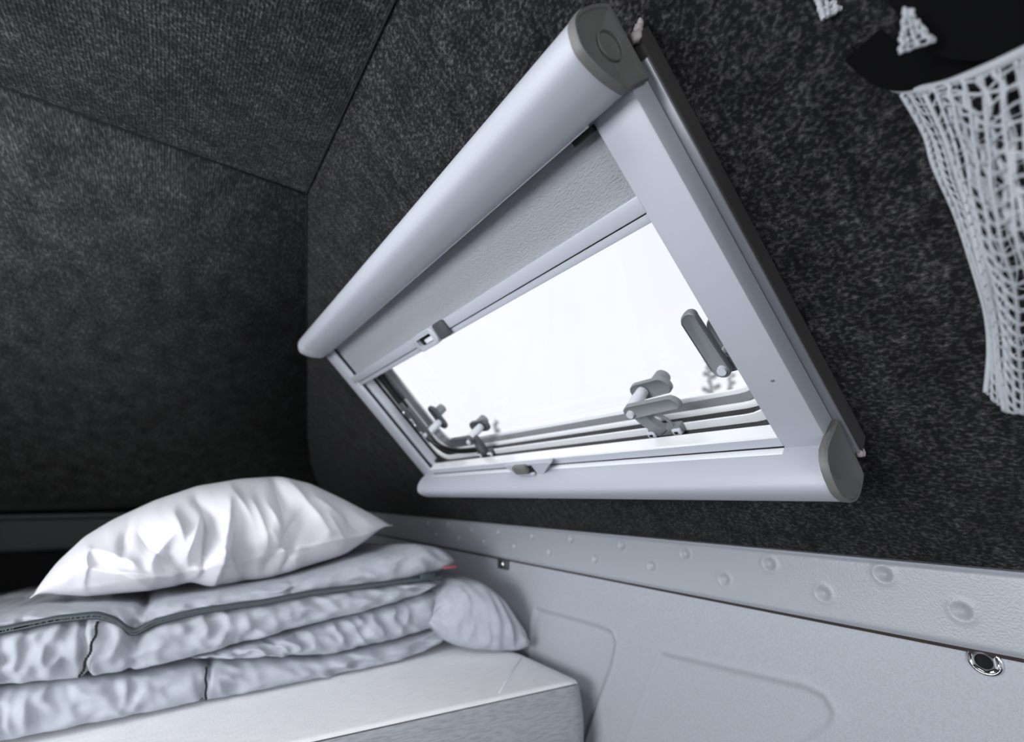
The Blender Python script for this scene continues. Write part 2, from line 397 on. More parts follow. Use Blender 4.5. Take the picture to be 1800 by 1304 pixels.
V=[];Fc=[]
for k,(r,dx) in enumerate(((.027,.001),(.0245,.010),(.021,.012),(.018,.012),(.017,-.01))):
    nn = 24
    for i in range(nn):
        a = 2*math.pi*i/nn; rr_ = r*(1/math.cos(((a+math.pi/6)%(math.pi/3))-math.pi/6)*.94 if k in (1,2) else 1)
        V.append(Vector((cN.x-dx,cN.y+rr_*math.cos(a),cN.z+rr_*math.sin(a))))
for j in range(4):
    for i in range(24): k=(i+1)%24; Fc.append((j*24+i,j*24+k,(j+1)*24+k,(j+1)*24+i))
mk('hex_nut', fixn((V,Fc)), M['chrome'], nut, sharp=30)
mk('hole', (disc_on_x(cN+Vector((-.003,0,0)),.018),[tuple(range(24))]), M['hole'], nut, smooth=False)
c2 = on_x(887,991,XR)
n2 = mk('square_bracket', box((c2.x-.02,c2.y-.055,c2.z-.03),(c2.x+.002,c2.y+.055,c2.z+.03),.006), M['latch_dark'], low)
mk('bolt', lathe_x(c2+Vector((-.02,0,0)),[(.022,0),(.020,.008),(.008,.010),(.001,.010)],14), M['chrome'], n2)

# front bulkhead band
trim(2, box((mirror_x(XR),6.72,-.56),(XR-.03,6.98,-.215),.05,None,4), M['front_band'])
trim(6, box((mirror_x(XR),6.60,-.245),(XR-.03,6.98,-.19),.02,None,3), M['front_band'])

# ---------------------------------------------------------------- window_1 (hinged acrylic window)
win = thing('window_1', W(1.58,-.80,1.16), 'hinged acrylic window with rounded corners and grey plastic latches', kind='structure')
CU, CV, HU, HV = 1.58, -.36, 1.03, .44
mk('gap_shade_ring', rring([(.035,1.058),(.019,1.058),(.019,1.112),(.035,1.112)],CU,CV,HU,HV,.10), M['rubber'], win)  # black ring stands in for the shadow gap between bar and flange
mk('inner_flange', rring([(.034,1.108),(.010,1.109),(-.006,1.112),(-.008,1.116),(.034,1.120)],CU,CV,HU,HV,.12), M['alu'], win, sharp=50)
mk('rubber_seal', rring([(.03,1.119),(.001,1.120),(-.001,1.126),(.004,1.132),(.002,1.158),(.03,1.160)],CU,CV,HU,HV,.13), M['rubber'], win)
mk('clamp_profile', rring([(.03,1.158),(.0,1.158),(-.012,1.161),(-.018,1.166),(.03,1.172)],CU,CV,HU,HV,.14), M['alu'], win)
mk('pane_moulding', rring([(.03,1.170),(-.016,1.167),(-.022,1.180),(-.028,1.200),(.03,1.204)],CU,CV,HU,HV,.16), M['alu_grey'], win, sharp=40)
mk('pane_edge', rring([(.03,1.203),(-.028,1.200),(-.041,1.206),(-.041,1.212),(.03,1.212)],CU,CV,HU,HV,.16), M['alu'], win, sharp=40)
def rrect_poly(cu,cv,hu,hv,rad,t,nc=8):
    P = []
    for (sx,sy,a0) in ((1,1,0),(-1,1,90),(-1,-1,180),(1,-1,270)):
        for k in range(nc+1):
            a = math.radians(a0+90*k/nc); P.append(W(cu+sx*(hu-rad)+rad*math.cos(a), cv+sy*(hv-rad)+rad*math.sin(a), t))
    return P
pp = rrect_poly(CU,CV,HU+.02,HV+.02,.16,1.224)
mk('pane', (pp,[tuple(range(len(pp)))]), M['pane'], win, smooth=False)
mk('outer_skin', rring([(.03,1.182),(.16,1.182),(.16,1.20),(.03,1.22)],CU,CV,HU,HV,.14), M['latch'], win)

def leaf_outline(L, w0, w1, n=14):
    """rounded lever blade from the pivot (0,0) to the tip (L,0), bowed"""
    P = []
    for i in range(n+1):
        a = math.pi/2+math.pi*i/n; P.append((w0*math.cos(a), w0*math.sin(a)))
    for i in range(n+1):
        a = -math.pi/2+math.pi*i/n; P.append((L-w1+w1*math.cos(a), w1*math.sin(a)))
    return P
def blade(fn, outline, t0, t1, bow=0, bev=.004):
    """solid plate of the outline between t0 and t1 with a softened rim"""
    cx = sum(p[0] for p in outline)/len(outline); L = max(p[0] for p in outline); n = len(outline)
    V, Fc = [], []
    def pt(p,s,t):
        x = cx+(p[0]-cx)*s; y = p[1]*s; y += bow*math.sin(math.pi*max(0,min(1,x/L)))
        return fn(x,y,t)
    sg = 1 if t1>t0 else -1
    rings = [(.86,t0+sg*.006),(.94,t0),(1,t0+sg*bev),(1,t1-sg*bev),(.93,t1)]
    for s,t in rings: V += [pt(p,s,t) for p in outline]
    for j in range(len(rings)-1):
        for i in range(n): k=(i+1)%n; Fc.append((j*n+i,j*n+k,(j+1)*n+k,(j+1)*n+i))
    Fc.append(tuple(range(n))); Fc.append(tuple((len(rings)-1)*n+i for i in range(n)))
    return fixn((V,Fc))
def latch(pu, pv, ang, side, dark, axis=1, wide=.026):
    """pu,pv pivot; ang lever direction in the window plane (deg); side (+-1) which way the hook bows; frame foot below"""
    a = math.radians(ang); ca, sa = math.cos(a), math.sin(a)
    def fn(x,y,t): y*=side; return W(pu+x*ca-y*sa, pv+x*sa+y*ca, t)
    ml = M['latch_dark'] if dark else M['latch']
    # foot on the flange, and the C shaped hook arm up to the pivot
    D = .125
    foot = join(box((-.045+.02,-D-.022,1.085),(.085+.02,-D+.012,1.118),.006,fn))
    hook = blade(lambda x,y,t: fn(y*1.0+.0,x,t), [(0,0)], 0, 1) if False else None
    outline = []
    cl = spline([Vector((0,.0,0)),Vector((-.002,-.035,0)),Vector((.008,-.075,0)),Vector((.022,-.105,0)),Vector((.035,-.13,0))],5)
    V, Fc = [], []
    wd_ = [.021,.022,.021,.020,.020]
    N = len(cl)
    for i,p in enumerate(cl):
        d = (cl[min(i+1,N-1)]-cl[max(i-1,0)]).normalized(); q = Vector((-d.y,d.x,0)); w = .024-.004*i/(N-1)
        for (sx,t) in ((-1,1.060),(1,1.060),(1,1.085),(-1,1.085)):
            c = p+q*w*sx; V.append(fn(c.x,c.y,t+.02*i/(N-1)))
    for i in range(N-1):
        for j in range(4): k=(j+1)%4; Fc.append((i*4+j,i*4+k,(i+1)*4+k,(i+1)*4+j))
    Fc.append((0,1,2,3)); Fc.append(tuple((N-1)*4+j for j in range(4)))
    spur = spline([Vector((.03,-.055,0)),Vector((.055,-.062,0)),Vector((.075,-.085,0)),Vector((.078,-.118,0))],5)
    root = mk('latch', join(fixn((V,Fc)), foot, tube([fn(p.x,p.y,1.09) for p in spur],[.006]*len(spur),6)), ml, win, sharp=35)
    # screw pads
    for x in (-.012,.088):
        mk('screw_pad', box((x-.016,-D-.018,1.076),(x+.016,-D+.006,1.088),.004,fn), M['latch_light'], root)
        mk('screw_slot', box((x-.006,-D-.010,1.073),(x+.006,-D-.002,1.0765),0,fn), M['hole'], root, smooth=False)
    ol = leaf_outline(.19,.025,wide*.82)
    mk('lever', blade(fn, ol, 1.035, 1.058, bow=.018), ml, root, sharp=60)
    mk('pivot_pin', tube([fn(0,-.004,1.028),fn(0,-.004,1.040)],[.0125,.0135],16), M['latch_light'], root, sharp=40)
    mk('barrel', tube([fn(.0,.006,1.058),fn(0,.006,1.10),fn(0,.006,1.150)],[.021,.022,.021],18), M['latch_light'], root, sharp=40)
    ol2 = leaf_outline(.13,.034,.032)
    mk('counter_plate', blade(lambda x,y,t: fn(x-.02,y+.004,t), ol2, 1.150, 1.172, bow=.006), ml, root, sharp=60)
    mk('pane_knob', tube([fn(.05,.006,1.172),fn(.05,.006,1.224)],[.030,.028],18), M['latch'], root, sharp=40)
    return root
latch(.985,-.669,180,-1,False)
latch(2.035,-.669,0,1,True)
latch(.622,-.585,90,-1,False,wide=.028).name='latch'
latch(2.40,-.575,90,1,True)
# telescopic stay on the left side and its curved lower arm
st = mk('stay_arm', tube(spline([W(2.60,.05,1.13),W(2.58,-.3,1.115),W(2.56,-.55,1.10),W(2.50,-.70,1.10),W(2.36,-.765,1.11),W(2.15,-.785,1.12)],8),.016,12), M['rubber'], win)
mk('stay_tube', tube([W(2.555,.05,1.15),W(2.545,-.36,1.135)],.011,10), M['latch_dark'], st)
for (u,v) in ((2.565,-.42),(2.555,-.52),(2.545,-.60)):
    mk('stay_rivet', tube([W(u-.01,v,1.090),W(u-.012,v,1.078)],.010,12), M['chrome'], st)
mk('stay_bracket', wbox(2.51,2.56,-.66,-.36,1.085,1.10,.006), M['latch_dark'], st)

# ---------------------------------------------------------------- roller blind unit
bl = thing('roller_blind', W(1.58,-.98,1.05), 'lilac-grey roller blind cassette framing the slanted window, fabric half drawn', 'blind')
U0, U1 = .452, 2.725
topp = [(.113,.972),(.113,.950),(.135,.922),(.163,.897),(.204,.877),(.235,.886),(.257,.905),(.270,.940),(.274,.985),(.273,1.024),(.268,1.055),(.113,1.055)]
botp = [(-.840,1.055),(-.833,.985),(-.836,.950),(-.846,.920),(-.858,.905),(-.875,.893),(-.905,.897),(-.947,.921),(-.972,.955),(-.983,.995),(-.983,1.045),(-.965,1.056)]
def prof_smooth(P, m=4):
    P3 = [Vector((p,q,0)) for p,q in P]; s = spline(P3, m); return [(a.x,a.y) for a in s]
tp = prof_smooth(topp[:-1])+[topp[-1]]; bp = [botp[0]]+prof_smooth(botp[1:])
mk('top_cassette', fixn(prism(tp, U0, 2.58, W, nseg=1)), M['blind'], bl, sharp=35)
mk('top_cassette_end', fixn(prism(tp, 2.70, 2.575, W, round_ends=.05)), M['blind'], bl, sharp=35)
mk('bottom_cassette', fixn(prism(bp, U0, 2.68, W, nseg=1)), M['blind'], bl, sharp=35)
mk('bottom_cassette_end', fixn(prism(bp, 2.725, 2.675, W, round_ends=.02)), M['blind'], bl, sharp=35)
def end_cap(prof, extra, name):
    cp = sum(p for p,q in prof)/len(prof); cq = sum(q for p,q in prof)/len(prof); n = len(prof)
    V, Fc = [], []
    for (u,s) in ((U0+.002,1.03),(U0-.010,1.035),(U0-.016,1.0),(U0-.016,.90),(U0-.0135,.86),(U0-.0135,.0001)):
        for p,q in prof:
            V.append(W(u,cp+(p-cp)*s,cq+(q-cq)*s))
    for i in range(5):
        for j in range(n): k=(j+1)%n; Fc.append((i*n+j,i*n+k,(i+1)*n+k,(i+1)*n+j))
    Fc.append(tuple(range(n)))
    o = mk(name, fixn((V,Fc)), M['cap'], bl, sharp=35); o['label'] = extra; return o
ecT = end_cap(tp+[], 'dark grey plastic end cap', 'end_cap')
ecB = end_cap([(-.820,1.07),(-.806,.985),(-.803,.945),(-.813,.918),(-.830,.905),(-.85,.897)]+[p for p in bp if p[0]<-.87], 'dark grey plastic end cap', 'end_cap')
# moulded ring on the top cap
mk('moulded_ring', tube([W(U0-.018,.215+.030*math.cos(a)-.02,.97+.038*math.sin(a)) for a in [2*math.pi*i/28 for i in range(29)]],.0016,6,caps=False), M['cap'], ecT)
def bev_rail(u0,u1,v0,v1):
    return wbox(u0,u1,v0,v1,1.0,1.084,.006)
mk('side_rail', bev_rail(U0,.562,-.846,.13), M['blind'], bl, sharp=35)
# far rail: front lip, dark brush slot, rear lip
r2 = mk('side_rail', join(wbox(2.608,2.735,-.846,.13,1.0,1.016,.004), wbox(2.66,2.735,-.846,.13,1.016,1.04), wbox(2.600,2.735,-.80,.13,1.036,1.084,.004)), M['blind'], bl, sharp=35)
mk('brush_slot', wbox(2.63,2.66,-.80,.13,1.016,1.036), M['slot'], r2, smooth=False)
mk('back_frame', rring([(.0,1.050),(.045,1.050),(.045,1.084),(.0,1.084)],CU,-.36,1.04,.46,.02,nc=2), M['blind'], bl, sharp=35)
# cassette lower lip (thin highlight strip) and shadow slot
mk('cassette_lip', wbox(U0+.11,2.60,.108,.116,.968,.985,.003), M['blind_gloss'], bl)
mk('cassette_slot', wbox(.565,.62,.096,.109,.985,1.01), M['slot'], bl, smooth=False)
# fabric
def fab(s,h):
    u = .556+2.02*s; v = .125-.205*h
    return W(u,v,1.026+.0022*noise.noise(Vector((u*3,v*9,1)))+.0012*math.sin(u*9)*math.sin(h*3))
f = mk('blind_fabric', grid(fab,120,24), M['fabric'], bl); f['label']='textured pale grey blind fabric'
bar = mk('pull_bar', join(wbox(.556,2.655,-.117,-.072,.998,1.030,.004), wbox(.556,2.60,-.143,-.120,1.004,1.034,.003), wbox(.556,2.60,-.120,-.116,1.012,1.03)), M['blind'], bl, sharp=35)
mk('bar_groove', wbox(.56,2.60,-.1205,-.1165,1.006,1.013), M['slot'], bar, smooth=False)
# clip on the pull bar
def clip_outline(L,w,n=6,r=.02):
    P=[]
    for (cx,cy,a0) in ((L/2-r,w/2-r,0),(-L/2+r,w/2-r,90),(-L/2+r,-w/2+r,180),(L/2-r,-w/2+r,270)):
        for k in range(n+1):
            a=math.radians(a0+90*k/n); P.append((cx+r*math.cos(a),cy+r*math.sin(a)))
    return P
def ringplate(fn,L,w,r,l2,w2,r2,t0,t1):
    A=clip_outline(L,w,6,r); B=clip_outline(l2,w2,6,r2); n=len(A); V=[];Fc=[]
    for P,t in ((A,t1),(A,t0+.003),([(x*.96,y*.93) for x,y in A],t0),(B,t0),(B,t1)):
        V += [fn(x,y,t) for x,y in P]
    for j in range(5):
        jj=(j+1)%5
        for i in range(n): k=(i+1)%n; Fc.append((j*n+i,j*n+k,jj*n+k,jj*n+i))
    return fixn((V,Fc))
fT = lambda x,y,t: W(1.66+x, -.106+y, t)
ch = mk('catch', ringplate(fT,.185,.075,.03,.125,.036,.008,.972,1.0), M['blind'], bar, sharp=40)
mk('catch_shroud', join(wbox(1.49,1.568,-.140,-.068,.978,1.0,.010)), M['latch_dark'], bar, sharp=40)
mk('catch_recess', wbox(1.60,1.722,-.123,-.089,.992,.9985), M['slot'], bar, smooth=False)
mk('catch_tongue', box((1.605,-.122,.982),(1.68,-.102,.994),.003,W), M['blind_gloss'], bar)
# fly screen bar on the bottom cassette
sb = mk('screen_bar', join(prism([(-.826,.998),(-.800,1.000),(-.7965,1.006),(-.7975,1.054),(-.803,1.058),(-.826,1.03)],.556,2.60,W)), M['blind'], bl, smooth=False)
mk('bar_top_skylit', prism([(-.8015,1.000),(-.794,1.004),(-.795,1.055),(-.800,1.056)],.557,2.60,W), M['alu'], sb, smooth=False)['label']='top face of the bar with skylight painted in'  # pale strip puts the skylight on the bar top into its colour
mk('bar_groove', wbox(.556,2.58,-.832,-.826,.998,1.02), M['slot'], sb, smooth=False)
mk('bar_edge_strip', wbox(.556,2.58,-.837,-.832,.975,1.01,.002), M['blind_gloss'], sb)
FP = [(1.745,-.785),(1.70,-.828),(1.565,-.843),(1.50,-.835),(1.42,-.785),(1.425,-.775),(1.74,-.775)]
BPp = [(1.745,-.797),(1.72,-.826),(1.60,-.829),(1.53,-.826),(1.455,-.800),(1.455,-.797),(1.74,-.797)]
def loft(rings):
    n=len(rings[0][0]); V=[];Fc=[]
    for P,t in rings: V += [W(x,y,t) for x,y in P]
    for j in range(len(rings)-1):
        for i in range(n): k=(i+1)%n; Fc.append((j*n+i,j*n+k,(j+1)*n+k,(j+1)*n+i))
    Fc.append(tuple(range(n))); Fc.append(tuple((len(rings)-1)*n+i for i in range(n))); return fixn((V,Fc))
shr = lambda P,s: [(1.58+(x-1.58)*s, -.806+(y+.806)*s) for x,y in P]
hd = mk('screen_catch', loft([(BPp,1.0),(FP,.957),(shr(FP,.94),.950)]), M['blind'], sb, sharp=30)
mk('catch_recess', wbox(1.545,1.665,-.829,-.785,.9478,.951), M['slot'], sb, smooth=False)
mk('catch_tongue', box((1.57,-.812,.925),(1.655,-.772,.950),.005,W), M['cap'], sb, sharp=40)['label']='dark grey tongue'
mk('catch_ledge', box((1.55,-.832,.938),(1.66,-.820,.951),.003,W), M['blind'], sb)
# screws mark on the near rail
mk('scuff_mark', box((.492,-.626,.9985),(.500,-.621,1.001),0,W), M['cap'], bl, smooth=False)

# ---------------------------------------------------------------- wooden spacer frame between blind and wall
sp = thing('spacer_frame', W(1.58,-.95,1.16), 'dark edged frame behind the blind with grey strip and torn sealant at its ends', 'frame')
def rect_ring(u0,u1,v0,v1,w,t0,t1):
    return join(wbox(u0,u0+w,v0,v1,t0,t1),wbox(u1-w,u1,v0,v1,t0,t1),wbox(u0+w,u1-w,v0,v0+w*.9,t0,t1),wbox(u0+w,u1-w,v1-w*.9,v1,t0,t1))
mk('frame', rect_ring(.432,2.73,-.950,.205,.06,1.098,TW), M['base_dark'], sp, smooth=False)
mk('front_strip', wbox(.434,.490,-.945,.150,1.086,1.098,.003), M['base_strip'], sp, sharp=35)
V=[];Fc=[]
def blob(c, r, seed, fn=None):
    bm = bmesh.new(); bmesh.ops.create_icosphere(bm, subdivisions=2, radius=1)
    vs = [Vector((v.co.x*r[0],v.co.y*r[1],v.co.z*r[2]))*(1+.45*noise.noise(v.co*2+Vector((seed,0,0))))+Vector(c) for v in bm.verts]
    fs = [tuple(v.index for v in f_.verts) for f_ in bm.faces]; bm.free(); return vs, fs
mk('sealant', join(blob(W(.437,.195,1.092),(.011,.014,.014),3),blob(W(.432,.205,1.108),(.009,.010,.012),9),blob(W(.430,.214,1.125),(.006,.007,.012),4)), M['glue'], sp)
mk('sealant', join(blob(W(.438,-.948,1.092),(.010,.010,.010),13),blob(W(.434,-.955,1.105),(.005,.006,.012),19)), M['glue'], sp)

# ---------------------------------------------------------------- bed
MZ = -.86
A = on_z(521,1304,MZ); B = on_z(1000,1200,MZ)
dirx = (B-A).normalized()
mt = thing('mattress', (0,3.2,MZ-.36), 'pale heather-grey mattress with a sewn top seam beneath the folded quilt', 'mattress')
xl, xr = -3.0, 1.765
def my(x): return A.y+(B.y-A.y)*(x-A.x)/(B.x-A.x)
def mat_prof():   # front-to-back profile as (offset from the front edge, z)
    P = [(.02,MZ-.36),(-.012,MZ-.34)]
    for i in range(5): P.append((-.012-.02*math.sin(math.pi*(i+1)/6), MZ-.34+.30*(i+1)/6))
    for i in range(7):
        a = math.pi*i/12; P.append((.03-.042*math.cos(a), MZ-.040+.040*math.sin(a)))
    return P
MP = mat_prof()
def mcol(x, zscale, inset):
    out = []
    for (o_,z) in MP: out.append(Vector((x, my(x)+o_+inset, MZ-.18+(z-MZ+.18)*zscale)))
    return out
xs = [xl+(xr-.10-xl)*i/60 for i in range(61)]
cols = [(x,1,0) for x in xs]+[(xr-.10+.10*math.sin(a),1-(1-math.cos(a))*.20,.10*(1-math.cos(a))) for a in [math.pi/2*i/7 for i in range(1,8)]]
def strip(i0,i1,back=None):
    V,Fc=[],[]; n=i1-i0+(1 if back else 0)
    for (x,zs,ins) in cols:
        c = mcol(x,zs,ins)[i0:i1]
        if back: c.append(Vector((x, back, c[-1].z)))
        c = [p+Vector((0,0,.004*noise.noise(Vector((p.x*2.2,p.y*2,0))))) for p in c]
        V += c
    for i in range(len(cols)-1):
        for j in range(n-1): Fc.append((i*n+j,(i+1)*n+j,(i+1)*n+j+1,i*n+j+1))
    m=len(cols)-1; Fc.append(tuple(m*n+j for j in range(n)))if n>2 else None
    return V,Fc
sidev = strip(0,11)
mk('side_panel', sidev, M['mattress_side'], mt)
tv,tf = strip(10,len(MP),back=4.9)
mk('top_panel', (tv,tf), M['mattress'], mt)
# right end, back and underside closing box
V=[];Fc=[]
c0 = mcol(*cols[-1]); ring=[p for p in c0]+[Vector((xr,4.9,c0[-1].z)),Vector((xr,4.9,MZ-.33))]
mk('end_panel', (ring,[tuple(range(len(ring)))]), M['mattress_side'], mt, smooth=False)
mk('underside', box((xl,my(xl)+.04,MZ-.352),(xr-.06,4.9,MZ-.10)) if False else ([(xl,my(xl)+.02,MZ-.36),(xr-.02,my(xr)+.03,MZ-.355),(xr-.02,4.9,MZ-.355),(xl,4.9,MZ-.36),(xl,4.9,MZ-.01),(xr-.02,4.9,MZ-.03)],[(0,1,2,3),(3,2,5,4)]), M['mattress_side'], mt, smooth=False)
mk('seam_piping', tube([mcol(x,zs,ins)[10]+Vector((0,-.002,0)) for (x,zs,ins) in cols[:-5]],.0018,6), M['stitch'], mt)
# diagonal sewn seam near the right corner
mk('cover_seam', tube([on_z(877,1219,MZ+.001),on_z(898,1184,MZ+.002),on_z(917,1156,MZ+.001)],.0022,6), M['mattress'], mt)
# platform that carries the mattress
pf_ = mk('bed_platform', box((xl+.02,1.75,FLZ),(XR-.04,5.1,MZ-.365),.01), M['seam'], smooth=False, base=(0,3.2,FLZ)); tag(pf_, 'dark platform carrying the pale mattress', 'bed base')

# folded quilt --------------------------------------------------------------
QY = 2.56
def ridged(p): return 1-abs(noise.noise(p))*2
def crease_field(px, h, seed, freq):
    """vertical gathers, stronger toward one edge of the fold"""
    a = noise.noise(Vector((px/freq, h*1.1, seed))); b = noise.noise(Vector((px/(freq*.42)+h*.8, h*1.6, seed+5)))
    c = ridged(Vector((px/(freq*.9)+.35*h, h*.8, seed+9)))
    return .55*a+.30*b+.55*(c-.45)
def slab(name, label, topl, botl, x0, x1, yplane, depth, parent, m, seed, bulge=.55, amp=.020, freq=34, seams=(), taper=(0,0), ncol=200, nphi=26, back_up=0.0):
    V,Fc=[],[]
    n = nphi+8
    for i in range(ncol+1):
        px = x0+(x1-x0)*i/ncol
        yp = yplane(px) if callable(yplane) else yplane
        T = on_y(px, smooth_pts(topl,px), yp); Bt = on_y(px, smooth_pts(botl,px), yp)
        if Bt.z < MZ+.004: Bt.z = MZ+.004
        hz = max(.006,(T.z-Bt.z)/2); cz = (T.z+Bt.z)/2; xx = (T.x+Bt.x)/2
        e = 1.0
        if taper[0]: e = min(e, math.sqrt(max(.0,1-max(0,1-(i/ncol)/taper[0])**2)))
        if taper[1]: e = min(e, math.sqrt(max(.0,1-max(0,1-((ncol-i)/ncol)/taper[1])**2)))
        pinch = 0
        for (sx,sw,sd,sl) in seams: pass
        col=[]
        for k in range(nphi+1):
            a = math.pi/2-math.pi*k/nphi; h = math.sin(a)
            px_s = px
            pin = 0
            for (sx,sw,sd,sl) in seams:
                pin += sd*math.exp(-((px-(sx+sl*h))/sw)**2)
            cr = crease_field(px,h*1.3,seed,freq)*amp*(abs(math.cos(a))**.5)
            env = .55+.45*noise.noise(Vector((px/90,seed,2)))
            f_ = max(.1, bulge*hz*2)
            y = yp + .02 + f_*.35 - f_*(abs(math.cos(a))**.75)*e + (-cr*env*2.2) + pin
            z = cz+hz*e*(math.copysign(abs(h)**.9,h))*(1-.12*pin/.03 if pin else 1)
            col.append(Vector((xx+.3*cr,y,z)))
        yb = yp+.02+f_*.35
        for k in range(1,5):
            t=k/4; col.append(Vector((xx, yb+depth*t, cz-hz*e+ (back_up*t))))
        for k in range(4,0,-1):
            t=k/4; col.append(Vector((xx+.01*noise.noise(Vector((px/30,t*3,seed))), yb+depth*t, cz+hz*e+back_up*t+.008*noise.noise(Vector((px/40,t*3,seed+3))))))
        V += col
    n = len(col)
    for i in range(ncol):
        for j in range(n): k=(j+1)%n; Fc.append((i*n+j,(i+1)*n+j,(i+1)*n+k,i*n+k))
    Fc.append(tuple(range(n))[::-1]); Fc.append(tuple(ncol*n+j for j in range(n)))
    o = mk(name, (V,Fc), m, parent); return o, V, n
L1t = [(-260,1240),(-120,1226),(0,1213),(117,1195),(233,1186),(323,1171),(345,1167),(362,1172),(380,1164),(459,1158),(564,1156),(700,1127),(809,1092)]
L1b = [(-260,1362),(-120,1332),(0,1306),(19,1302),(362,1234),(600,1187),(700,1166),(739,1151),(800,1124)]
L2t = [(330,1160),(350,1150),(430,1132),(505,1115),(583,1092),(700,1061),(739,1045),(795,1038),(815,1045)]
L2b = [(330,1163),(467,1156),(583,1151),(700,1124),(809,1090)]
L3t = [(-260,1165),(-120,1135),(0,1110),(97,1090),(171,1082),(205,1092),(233,1116),(272,1094),(350,1075),(467,1059),(544,1044),(700,1024),(778,1015)]
L3b = [(-260,1262),(-120,1230),(0,1206),(128,1195),(249,1178),(331,1159),(428,1131),(544,1100),(622,1080),(700,1058),(774,1031)]
L4t = [(-260,1120),(-120,1098),(0,1083),(58,1075),(136,1069),(175,1067),(235,1068),(249,1078),(262,1066),(292,1056),(350,1049),(428,1035),(505,1022),(590,1000),(640,984),(700,970),(732,957),(767,961),(795,974),(803,985)]
L4b = [(-260,1166),(-120,1136),(0,1111),(97,1091),(171,1083),(205,1093),(233,1117),(272,1095),(350,1076),(467,1060),(544,1045),(700,1025),(760,1008),(803,992)]
qt = thing('folded_quilt', (.6,3.0,MZ), 'grey padded quilt folded in layers with a dark zip, under the white pillow', 'quilt')
slab('fold_layer','',L1t,L1b,-260,806,QY,1.15,qt,M['quilt'],1.3,seams=((362,5,.030,3),),amp=.034,freq=46,taper=(0,.10))
slab('fold_layer','',L2t,L2b,335,812,QY-.01,1.1,qt,M['quilt'],7.7,amp=.034,freq=32,taper=(.25,.06))
slab('fold_layer','',L3t,L3b,-260,782,QY-.03,1.15,qt,M['quilt'],4.1,seams=((150,6,.030,-14),(233,9,.022,3)),amp=.040,freq=44,taper=(0,.07))
slab('fold_layer','',L4t,L4b,-260,805,QY+.0,1.2,qt,M['quilt'],11.2,seams=((240,7,.022,6),(40,6,.012,2),(508,5,.016,2)),amp=.022,freq=40,taper=(0,.035),bulge=.8,back_up=-.09)
L5t = [(752,1075),(777,1036),(809,1021),(851,1023),(879,1045),(896,1066),(913,1094),(934,1122),(938,1130)]
L5b = [(752,1108),(785,1127),(809,1138),(840,1145),(879,1147),(927,1145),(938,1143)]
def L5y(px): return 2.50-.20*sstep(752,930,px)
slab('fold_end','',L5t,L5b,756,936,L5y,.8,qt,M['quilt'],21.0,amp=.03,freq=34,taper=(.22,.18),bulge=.5,ncol=110)
# zip along the top fold
zp = [(x,lerp_pts(L3t,x)+0) for x in range(-240,775,6)]
zc = [on_y(x, smooth_pts(L3t,x,12)-1, QY-.062) for x,_ in zp]
def ribbon(pts, h, th, dz=0):
    V,Fc=[],[]
    for p in pts:
        V += [p+Vector((0,0,h+dz)),p+Vector((0,-th,h*.6+dz)),p+Vector((0,-th,-h*.6+dz)),p+Vector((0,0,-h+dz)),p+Vector((0,.03,-h*.8+dz)),p+Vector((0,.03,h*.8+dz))]
    for i in range(len(pts)-1):
        for j in range(6): k=(j+1)%6; Fc.append((i*6+j,(i+1)*6+j,(i+1)*6+k,i*6+k))
    return V,Fc
zz = mk('zip', ribbon(zc,.013,.006), M['zip'], qt); zz['label']='dark slate zip'
tv_, tf_ = [], []
parts=[]
for i in range(0,len(zc)-1):
    a,b = zc[i],zc[i+1]
    m_ = 4
    for k in range(m_):
        p = a.lerp(b,(k+.5)/m_)+Vector((0,-.0075,.002*(1 if k%2 else -1)))
        parts.append(box((p.x-.0022,p.y-.003,p.z-.0045),(p.x+.0022,p.y+.003,p.z+.0045)))
te = mk('zip_teeth', join(*parts), M['zip_teeth'], zz, smooth=False); te['kind']='stuff'
ps = on_y(752,1013,QY-.08); mk('zip_slider', box((ps.x-.045,ps.y-.012,ps.z-.016),(ps.x+.045,ps.y+.01,ps.z+.016),.006), M['zip'], zz)
pr = on_y(792,996,QY-.05); mk('cloth_tag', box((pr.x-.045,pr.y-.006,pr.z-.010),(pr.x+.04,pr.y+.01,pr.z+.006),.004), M['red'], qt)['label']='small faded red tag'
# stitches on the quilting seams
def stitches(pts):
    parts=[]
    for i in range(len(pts)-1):
        p=pts[i].lerp(pts[i+1],.5); parts.append(box((p.x-.004,p.y-.004,p.z-.005),(p.x+.004,p.y+.004,p.z+.005),.001))
    return join(*parts)
s1 = [on_y(362+2*math.sin(k*.9)*.5, 1172+ (1230-1172)*k/15, QY-.030-.045*math.sin(math.pi*k/15)) for k in range(16)]
s2 = [on_y(172-32*(k/20)**1.3-2*math.sin(k), 1092+(1190-1092)*k/20, QY-.055-.055*math.sin(math.pi*k/20)) for k in range(21)]
for s_ in (s1,s2):
    q = mk('stitching', stitches(s_), M['stitch'], qt); q['kind']='stuff'

